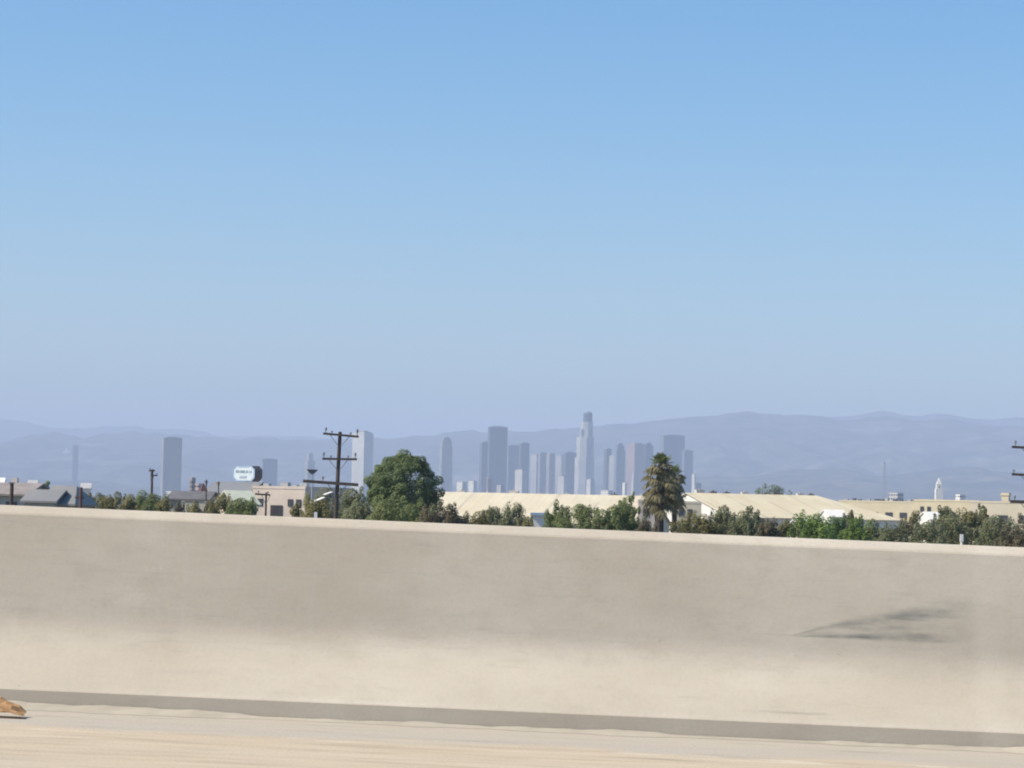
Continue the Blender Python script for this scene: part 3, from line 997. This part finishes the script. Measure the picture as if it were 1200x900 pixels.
utility_pole((312, 577), 250, 'short pole with a broad crossarm before the pale pink building', [(579.5, 299, 317, .17, [(303, .25), (314, .25)], .6)], wpx=2.6)
utility_pole((242, 562), 320, 'thin dark pole next to the dark pointed roof', [(564.5, 240, 244, .12, [], 0.)], wpx=1.7)

# stout post far left
p = P(14, 566.5, 150)
ps = thing('timber_post', (p.x, p.y, GZ), 'stout dark post in front of the pinkish grey roof', 'post')
MB().tube([(0, 0, 0), (0, 0, p.z - GZ)], [.13, .11], 8).build('shaft', brown_wood, ps)
MB().box((0, 0, p.z - GZ), (.3, .3, .07)).build('cap', metal_grey, ps)
p = P(95, 571, 200)
ps = thing('timber_post', (p.x, p.y, GZ), 'reddish brown post at the left end of the tree row', 'post')
MB().tube([(0, 0, 0), (0, 0, p.z - GZ)], [.16, .13], 8).build('shaft', red_roof, ps)
MB().box((-.1, 0, p.z - GZ - .9), (.7, .12, .16)).build('arm', red_roof, ps)

# street lamp
p = P(366, 551.5, 230)
lp = thing('street_lamp', (p.x, p.y, GZ), 'slim pale street lamp with a broad dark head left of the big pole', 'street lamp')
Hl = p.z - GZ
MB().tube([(0, 0, 0), (0, 0, Hl - .3)], [.10, .045], 8).build('pole', mat_paint('pale_grey_paint', (.42, .44, .46), scale=1.), lp)
vs = [(-.52, -.28, Hl + .1), (.52, -.28, Hl + .1), (.52, .28, Hl + .1), (-.52, .28, Hl + .1), (-.14, -.12, Hl - .3), (.14, -.12, Hl - .3), (.14, .12, Hl - .3), (-.14, .12, Hl - .3)]
MB().add(vs, [(0, 1, 2, 3), (7, 6, 5, 4), (0, 4, 5, 1), (1, 5, 6, 2), (2, 6, 7, 3), (3, 7, 4, 0)]).build('lamp_head', dk_roof, lp)

# marker posts behind the barrier
mk_m = mat_paint('white_plastic', (.80, .79, .76), var=.06, rough=.5)
for px, yt, D, lab in ((1127, 625, 19.5, 'white marker post standing just behind the barrier on the right'), (370, 599, 19.5, 'white marker post barely showing behind the barrier below the street lamp')):
    p = P(px, yt, D)
    q = FWI @ p
    mk = thing('marker_post', p, lab, 'marker post')
    MB().tube([(0, 0, -1.5), (0, 0, -.06)], .009, 10).build('shaft', mk_m, mk)
    MB().box((0, 0, -.062), (.024, .02, .055)).build('cap', mk_m, mk)

# ------------------------------------------------------------------ vegetation
LEAF = {
    'dark': mat_leaf('dark_green_leaves', (0.112, 0.156, 0.068), (0.287, 0.354, 0.146)),
    'grey': mat_leaf('grey_green_leaves', (0.156, 0.176, 0.097), (0.343, 0.353, 0.198)),
    'olive': mat_leaf('olive_leaves', (0.165, 0.165, 0.067), (0.362, 0.328, 0.148)),
    'bright': mat_leaf('bright_green_leaves', (0.112, 0.186, 0.044), (0.275, 0.381, 0.110)),
    'brown': mat_leaf('dry_brown_leaves', (.13, .118, .070), (.27, .235, .145)),
    'mid': mat_leaf('mid_green_leaves', (0.129, 0.169, 0.067), (0.300, 0.342, 0.139)),
}
bark = mat_paint('bark', (.11, .085, .065), var=.4, scale=3., stretch=(1, 1, .2))


def leaf_mesh(name, lobes, count, size, mat, parent, seed, up=.75):
    r = np.random.default_rng(seed)
    lobes = np.array(lobes, float)
    area = (lobes[:, 3] * lobes[:, 4] + lobes[:, 4] * lobes[:, 5] + lobes[:, 3] * lobes[:, 5])
    li = r.choice(len(lobes), count, p=area / area.sum())
    d = r.normal(size=(count, 3))
    d /= np.linalg.norm(d, axis=1)[:, None]
    rad = 1.05 - np.abs(r.normal(0, .13, count))
    rad = np.clip(rad, .25, 1.12)
    pos = lobes[li, :3] + d * lobes[li, 3:6] * rad[:, None]
    nrm = d + r.normal(0, .38, (count, 3)) + np.array([0, 0, up])
    nrm /= np.linalg.norm(nrm, axis=1)[:, None]
    a = np.cross(nrm, r.normal(size=(count, 3)))
    a /= np.linalg.norm(a, axis=1)[:, None]
    b = np.cross(nrm, a)
    s = size * r.uniform(.55, 1.35, count)[:, None]
    v = np.stack([pos - a * s * .5, pos + b * s * .32, pos + a * s * .5, pos - b * s * .32], 1).reshape(-1, 3)
    me = bpy.data.meshes.new(name)
    me.vertices.add(count * 4)
    me.vertices.foreach_set('co', v.astype(np.float32).ravel())
    me.loops.add(count * 4)
    me.loops.foreach_set('vertex_index', np.arange(count * 4, dtype=np.int32))
    me.polygons.add(count)
    me.polygons.foreach_set('loop_start', np.arange(0, count * 4, 4, dtype=np.int32))
    lt = r.random(len(lobes))[li] * .6 + r.random(count) * .4
    at = me.attributes.new('tint', 'FLOAT', 'POINT')
    at.data.foreach_set('value', np.repeat(lt, 4).astype(np.float32))
    me.update(calc_edges=True)
    me.materials.append(mat)
    o = bpy.data.objects.new(name, me)
    COL.objects.link(o)
    o.parent = parent
    return o


def crown_lobes(r, cz, rx, ry, rz, n, lob=.42):
    """a full core, a broad skirt low down and many small uneven clumps over the surface"""
    out = [(0, 0, cz + rz * .05, rx * .66, ry * .66, rz * .72), (0, 0, cz - rz * .45, rx * .84, ry * .84, rz * .5)]
    for i in range(n * 3):
        t = r.uniform(0, 2 * math.pi)
        u = r.uniform(-.95, 1.0)
        c = math.sqrt(max(0, 1 - u * u)) if u > 0 else math.sqrt(max(0, 1 - .35 * u * u))
        q = r.uniform(.62, .90)
        s = lob * r.uniform(.28, .85)
        out.append((math.cos(t) * c * rx * q, math.sin(t) * c * ry * q, cz + u * rz * q, rx * s, ry * s, min(rz * s * .8, rx * s * 1.2)))
    return out


tree_seed = [100]


def tree(x0, x1, ytop, D, kind, label, cat='tree', name='tree', zbot=.6, n=16, dens=1.0, leaf=.30, lob=.42, group=None, spikes=0, wide=1.5):
    tree_seed[0] += 1
    r = random.Random(tree_seed[0])
    k = D / F
    top = P((x0 + x1) / 2, ytop, D)
    H = top.z - GZ
    t = thing(name, (top.x, top.y, GZ), label, cat, group, rz=r.uniform(0, 6))
    rx = (x1 - x0) / 2 * k * wide
    ry = rx * r.uniform(.85, 1.1)
    rzv = (H - zbot) / 2
    cz = zbot + rzv
    rx_, ry_, rz_ = rx * .92, ry * .92, rzv * .95
    lobes = crown_lobes(r, cz, rx_, ry_, rz_, n, lob)
    # make sure the top is reached and ragged twigs break the outline
    lobes.append((0, 0, cz + rz_ * .78, rx_ * .38, ry_ * .38, rz_ * .22))
    for _ in range(6 + spikes):
        a = r.uniform(0, 6.28)
        u = r.uniform(.15, .95)
        c = math.sqrt(1 - u * u)
        s = r.uniform(.08, .16)
        out = r.uniform(.9, 1.1)
        lobes.append((math.cos(a) * c * rx * out, math.sin(a) * c * ry * out, cz + u * rzv * out, rx * s, ry * s, min(rzv * s * 1.3, rx * .3)))
    A_lat = math.pi * 2 * (rx + .3) * (rzv + .3)
    cnt = int(min(20000, max(900, A_lat / (leaf * leaf * .32) * 3.0 * dens)))
    leaf_mesh('crown', lobes, cnt, leaf, LEAF[kind], t, tree_seed[0])
    mb = MB()
    r0 = max(.07, min(.45, H * .03))
    bend = r.uniform(-.25, .25)
    mid = Vector((bend * .4, bend * .2, H * .3))
    tp = Vector((bend, bend * .3, cz + rzv * .35))
    mb.tube([(0, 0, 0), mid, tp], [r0 * 1.25, r0 * .85, r0 * .25], 8)
    for lb in r.sample(lobes[1:], min(7, len(lobes) - 1)):
        e = Vector(lb[:3])
        s = mid.lerp(tp, r.uniform(0, .6))
        mb.tube([s, s.lerp(e, .5) + Vector((0, 0, .15 * (e - s).length)), e], [r0 * .45, r0 * .28, r0 * .08], 6)
    mb.build('trunk', bark, t)
    return t


GT = 'small trees along the freeway bank'
# left row
left_row = [
    (97, 113, 577, 300, 'olive', 'leftmost small olive tree in the left tree row'),
    (108, 124, 575, 310, 'grey', 'grey green tree with pointed top in the left tree row'),
    (119, 137, 578, 305, 'olive', 'low olive tree beside the pointed grey green one'),
    (130, 146, 574, 320, 'grey', 'taller grey green tree at the middle of the left tree row'),
    (142, 164, 577, 300, 'olive', 'wide olive tree before the small dark pole'),
    (156, 178, 572.5, 315, 'mid', 'tall green tree just left of the small dark pole'),
    (168, 192, 576, 290, 'mid', 'dark green tree right below the small dark pole'),
    (184, 202, 582, 280, 'olive', 'low olive bush below the tall isolated slab tower'),
    (200, 218, 589, 270, 'brown', 'low brown bush below the tiny cream shed'),
    (216, 240, 590, 262, 'olive', 'low olive bush in front of the low cream wall'),
    (236, 258, 583, 280, 'brown', 'brownish bush right of the low cream wall'),
    (248, 272, 577, 270, 'olive', 'olive tree left of the pale green roof'),
    (268, 299, 581, 250, 'mid', 'round green bush in front of the pale green roof'),
]
for a in left_row:
    tree(*a, group=GT, n=11, zbot=.5, leaf=.19, wide=1.75)
tree(338, 356, 588, 240, 'olive', 'small olive bush right of the dark doorway', n=9, leaf=.18, group=GT)
tree(352, 388, 584, 225, 'olive', 'dull olive bush below the slanted white canopy', n=12, leaf=.19, group=GT)
tree(360, 402, 568.5, 250, 'grey', 'grey green tree behind the slanted white canopy', n=16, leaf=.21)
tree(392, 432, 569.5, 240, 'grey', 'dark grey green tree between the big pole and the big round tree', n=16, leaf=.21)
tree(402, 440, 585, 222, 'grey', 'low grey green bush at the foot of the big pole', n=12, leaf=.19, group=GT)

# the big round tree
r = random.Random(41)
DT = 260
k = DT / F
tp = P(473, 530, DT)
bt = thing('tree', (tp.x, tp.y, GZ), 'big round dark green tree right of the tall timber pole', 'tree')
H = tp.z - GZ
lobes = []
zc2 = (P(473, 572, DT).z - GZ)
Rx, Rz = 42 * k, H - zc2
lobes.append((0, 0, zc2 + .1, Rx * .86, Rx * .84, Rz * .84))
lobes.append((0, 0, zc2 - 1.6, Rx * .92, Rx * .9, 2.4))
lobes.append((0, 0, zc2 - 3.4, Rx * .9, Rx * .9, 2.2))
for i in range(110):
    a = r.uniform(0, 6.283)
    u = r.uniform(-.55, 1.0)
    c = math.sqrt(1 - u * u) if u > 0 else 1.
    s = r.uniform(.07, .20)
    q = 1.0 - s * r.uniform(.75, 1.15)
    lobes.append((math.cos(a) * c * Rx * q, math.sin(a) * c * Rx * q, zc2 + u * Rz * q, Rx * s, Rx * s, Rx * s * .8))
for px, py, s in ((432, 563, 6), (513, 563, 7), (439, 578, 9), (515, 577, 7), (510, 590, 9), (446, 592, 10), (455, 541, 7), (493, 540, 7), (473, 534, 9), (470, 590, 14), (490, 592, 12)):
    q = P(px, py, DT)
    lobes.append((q.x - tp.x, r.uniform(-1.2, .2), q.z - GZ, s * k, s * k, s * k * .85))
leaf_mesh('crown', lobes, 56000, .20, LEAF['dark'], bt, 77)
mb = MB()
mb.tube([(0, 0, 0), (.1, 0, 2.2), (.0, 0, 5.5)], [.48, .36, .15], 10)
for lb in r.sample(lobes[3:], 14):
    mb.tube([(.08, 0, 2.), Vector((.08, 0, 2.)).lerp(Vector(lb[:3]), .5) + Vector((0, 0, .6)), lb[:3]], [.2, .12, .03], 6)
mb.build('trunk', bark, bt)

mid_row = [
    (428, 470, 584, 215, 'mid', 'light green bush at the left foot of the big round tree'),
    (458, 505, 588, 218, 'mid', 'green bush in front of the big round tree'),
    (492, 530, 596, 212, 'brown', 'low brown bush at the right foot of the big round tree'),
    (510, 545, 592, 225, 'brown', 'brown bush where the long cream roof begins'),
    (545, 578, 597, 230, 'olive', 'low olive bush under the pair of low white blocks'),
    (568, 592, 591, 235, 'grey', 'pointed grey green bush under the flat-topped tower'),
    (582, 604, 592, 225, 'grey', 'grey green bush left of the ragged upright shrub'),
    (594, 618, 586, 240, 'grey', 'ragged upright shrub with gaps beneath the short white block'),
    (608, 628, 603, 215, 'olive', 'low olive bush left of the little blue edged shed'),
    (640, 668, 591, 235, 'mid', 'leaning green bush right of the little blue edged shed'),
    (660, 700, 588, 228, 'mid', 'broad green bush below the crowned tower'),
    (690, 722, 594, 222, 'mid', 'green bush left of the dark round-topped tree'),
    (712, 750, 586, 232, 'mid', 'green bush beneath the dark round-topped tree'),
    (726, 746, 579, 250, 'dark', 'dark round-topped small tree left of the palms'),
    (744, 770, 606, 215, 'brown', 'dry brown bush at the left foot of the palms'),
]
for a in mid_row:
    dens = .55 if 'ragged' in a[5] else 1.
    tree(*a, group=GT, n=13, leaf=.19, dens=dens, spikes=8)

right_row = [
    (790, 818, 603, 225, 'olive', 'low olive bush at the right foot of the palms'),
    (808, 842, 600, 232, 'olive', 'wide olive bush under the white gable end'),
    (832, 866, 591, 240, 'grey', 'tallest dark grey green bush under the warm cream roof'),
    (838, 860, 589.5, 255, 'brown', 'brown tinged treetop above the dark grey green bush'),
    (856, 884, 596, 230, 'grey', 'grey green bush right of the brown tinged treetop'),
    (872, 896, 598, 236, 'grey', 'spindly grey green bush with open top under the warm cream roof'),
    (888, 914, 607, 224, 'brown', 'low brown bush before the warm cream roof'),
    (908, 934, 607, 228, 'olive', 'low olive bush left of the tiny whitish roof'),
    (926, 948, 606, 232, 'mid', 'green bush under the tiny whitish roof'),
    (936, 978, 600, 226, 'bright', 'bright green spreading shrub left of the small white pitched roof'),
    (960, 992, 602, 238, 'bright', 'bright green shrub under the small white pitched roof'),
    (990, 1004, 597, 250, 'brown', 'small reddish brown treetop right of the small white pitched roof'),
    (988, 1016, 605, 226, 'bright', 'bright green shrub with upright tips below the pale yellow factory'),
    (1006, 1038, 606, 230, 'mid', 'green bush below the middle of the pale yellow factory'),
    (1030, 1062, 612, 222, 'grey', 'low grey green bush right of the bright green shrubs'),
    (1050, 1076, 607, 236, 'brown', 'brownish bush by the corner of the two yellow buildings'),
    (1064, 1080, 596, 255, 'olive', 'slim tree rising at the corner of the two yellow buildings'),
    (1070, 1104, 609, 220, 'grey', 'grey bush below the white sloping roof'),
    (1096, 1118, 591, 250, 'grey', 'pointed grey green tree below the white spire'),
    (1098, 1136, 600, 228, 'grey', 'broad grey bush left of the white marker post'),
    (1122, 1156, 598, 234, 'olive', 'broad olive bush above the white marker post'),
    (1144, 1160, 590, 250, 'grey', 'slim pointed tree left of the square chimney'),
    (1150, 1186, 601, 226, 'grey', 'broad grey bush below the square chimney'),
    (1172, 1216, 618, 208, 'brown', 'dark brown bush at the right edge just above the barrier'),
    (1192, 1222, 603, 238, 'brown', 'rusty brown treetop at the right edge'),
]
for a in right_row:
    tree(*a, group=GT, n=13, leaf=.19, spikes=8)

tree(893, 921, 567, 1500, 'dark', 'large far dark tree in the haze behind the warm cream roof', n=14, leaf=1.0, zbot=2)
tree(44, 52, 565, 520, 'dark', 'small dark tree on the far left skyline above the pinkish roof', n=8, leaf=.4)
tree(50, 60, 562.5, 560, 'dark', 'taller dark tree on the far left skyline beside the small one', n=8, leaf=.4)

# ------------------------------------------------------------------ palms
palm_green = mat_leaf('green_palm_fronds', (.075, .105, .03), (.27, .30, .115))
palm_dead = mat_leaf('dead_palm_fronds', (.085, .078, .034), (.43, .385, .22))
palm_bark = mat_paint('palm_bark', (.105, .085, .068), var=.4, scale=4., stretch=(1, 1, 3))


def fan(mb, tints, r, base, az, el, plen, rad, droop):
    """a fan frond: petiole then a folded disc of pointed blades"""
    d = Vector((math.cos(az) * math.cos(el), math.sin(az) * math.cos(el), math.sin(el)))
    hub = Vector(base) + d * plen
    hub.z -= droop * plen * .25
    side = d.cross(Vector((0, 0, 1))).normalized()
    upv = side.cross(d)
    n0 = len(mb.v)
    w = .035
    mb.add([Vector(base) + side * w, Vector(base) - side * w, hub - side * w * .7, hub + side * w * .7], [(0, 1, 2, 3)])
    nb = 13
    for i in range(nb):
        a = (i / (nb - 1) - .5) * R(235)
        bd = d * math.cos(a) + side * math.sin(a)
        ln = rad * (1 - .28 * abs(i / (nb - 1) - .5) * 2) * r.uniform(.85, 1.1)
        perp = d * -math.sin(a) + side * math.cos(a)
        fold = upv * (.05 * (1 if i % 2 else -1))
        m = hub + bd * ln * .55 + fold - Vector((0, 0, droop * ln * .12))
        tip = hub + bd * ln - Vector((0, 0, droop * ln * .48))
        hw = ln * .12
        mb.add([hub, m - perp * hw, tip, m + perp * hw], [(0, 1, 2, 3)])
    t = r.random()
    tints += [t * .75 + r.random() * .25 for _ in range(len(mb.v) - n0)]


def palm(px, ytop, ycrown_bot, halfw_px, D, label, seed, base_dx=0., tr=.42):
    r = random.Random(seed)
    k = D / F
    tp = P(px, ytop, D)
    H = tp.z - GZ
    t = thing('palm_tree', (tp.x + base_dx, tp.y, GZ), label, 'palm tree', 'fan palms with dead skirts')
    zb = P(px, ycrown_bot, D).z - GZ
    Rw = halfw_px * k
    z_heart = H - Rw * .62
    x_top = -base_dx
    MB().tube([(0, 0, 0), (x_top * .35, 0, H * .3), (x_top * .9, 0, z_heart * .95), (x_top, 0, z_heart)], [tr * 1.15, tr * .9, tr * .75, tr * .5], 12).build('trunk', palm_bark, t)
    live, lt = MB(), []
    for i in range(30):
        az = i * 2.39996 + r.uniform(-.25, .25)
        el = R(84) - (i / 29) ** .9 * R(88) + r.uniform(-.12, .12)
        fan(live, lt, r, (x_top, 0, z_heart + r.uniform(-.1, .2)), az, el, Rw * r.uniform(.20, .46), Rw * r.uniform(.22, .36), .4)
    dead, dt = MB(), []
    zs = np.linspace(z_heart + .28, zb + Rw * .75, 84)
    span = max(.1, zs[0] - zs[-1])
    for i, z in enumerate(zs):
        az = i * 2.39996 + r.uniform(-.3, .3)
        f = (zs[0] - z) / span
        wid = .66 + .38 * min(1., f * 1.7)
        el = R(-4) - R(36) * min(1, f * .9 + r.uniform(-.3, .35))
        fan(dead, dt, r, (x_top * min(1, .9 + .1 * (1 - f)), 0, z), az, el, Rw * r.uniform(.38, .86) * wid, Rw * r.uniform(.30, .46), 1.5)
    for nm, mb_, tl, mt in (('crown', live, lt, palm_green), ('skirt', dead, dt, palm_dead)):
        o = mb_.build(nm, mt, t)
        at = o.data.attributes.new('tint', 'FLOAT', 'POINT')
        at.data.foreach_set('value', np.array(tl, np.float32))
    return t


palm(775, 527, 596, 26, 240, 'taller fan palm with green top and thick dead skirt', 3, base_dx=-.15, tr=.5)
palm(791, 545, 594, 17, 246, 'lower darker fan palm pressed behind the right of the taller one', 8, base_dx=.05, tr=.3)

# ------------------------------------------------------------------ litter on the shoulder
q = P(6, 838, 11.7)
loc = FWI @ q
# put it on the road plane
ray = (P(8, 841, 1) - Vector((0, 0, CAM_Z)))
nrm = ez
tt = (A_ - Vector((0, 0, CAM_Z))).dot(nrm) / ray.dot(nrm)
hit = Vector((0, 0, CAM_Z)) + ray * tt
r = random.Random(12)
mb = MB()
nx, ny = 9, 6
vs = []
for i in range(nx):
    for j in range(ny):
        u, v_ = i / (nx - 1), j / (ny - 1)
        x = -.16 + .235 * u
        y = -.05 + .11 * v_
        z = .010 + .062 * math.sin(math.pi * min(1, max(0, (1 - u) * .9 + .05))) * (.35 + .65 * v_) + r.uniform(-.006, .010) + .012 * (1 - u)
        vs.append((x, y, z))
mb.add(vs, [(i * ny + j, (i + 1) * ny + j, (i + 1) * ny + j + 1, i * ny + j + 1) for i in range(nx - 1) for j in range(ny - 1)])
card = mat_paint('brown_cardboard', (.48, .28, .13), var=.35, scale=14)
lit = mb.build('cardboard_scrap', card)
lit.matrix_world = Matrix.Translation(hit) @ FW.to_3x3().to_4x4()
so_ = lit.modifiers.new('thick', 'SOLIDIFY')
so_.thickness = .005
tag(lit, 'crumpled brown cardboard scrap on the road at the left edge', 'litter')

# ------------------------------------------------------------------ render settings
scene.render.engine = 'CYCLES'
scene.view_settings.view_transform = 'Standard'
scene.view_settings.look = 'None'
scene.view_settings.exposure = 0.45
scene.view_settings.gamma = 1.0
cy = scene.cycles
cy.use_denoising = True
cy.volume_bounces = 1
cy.max_bounces = 9
cy.diffuse_bounces = 6
cy.pixel_filter_type = 'BLACKMAN_HARRIS'
cy.filter_width = 2.0
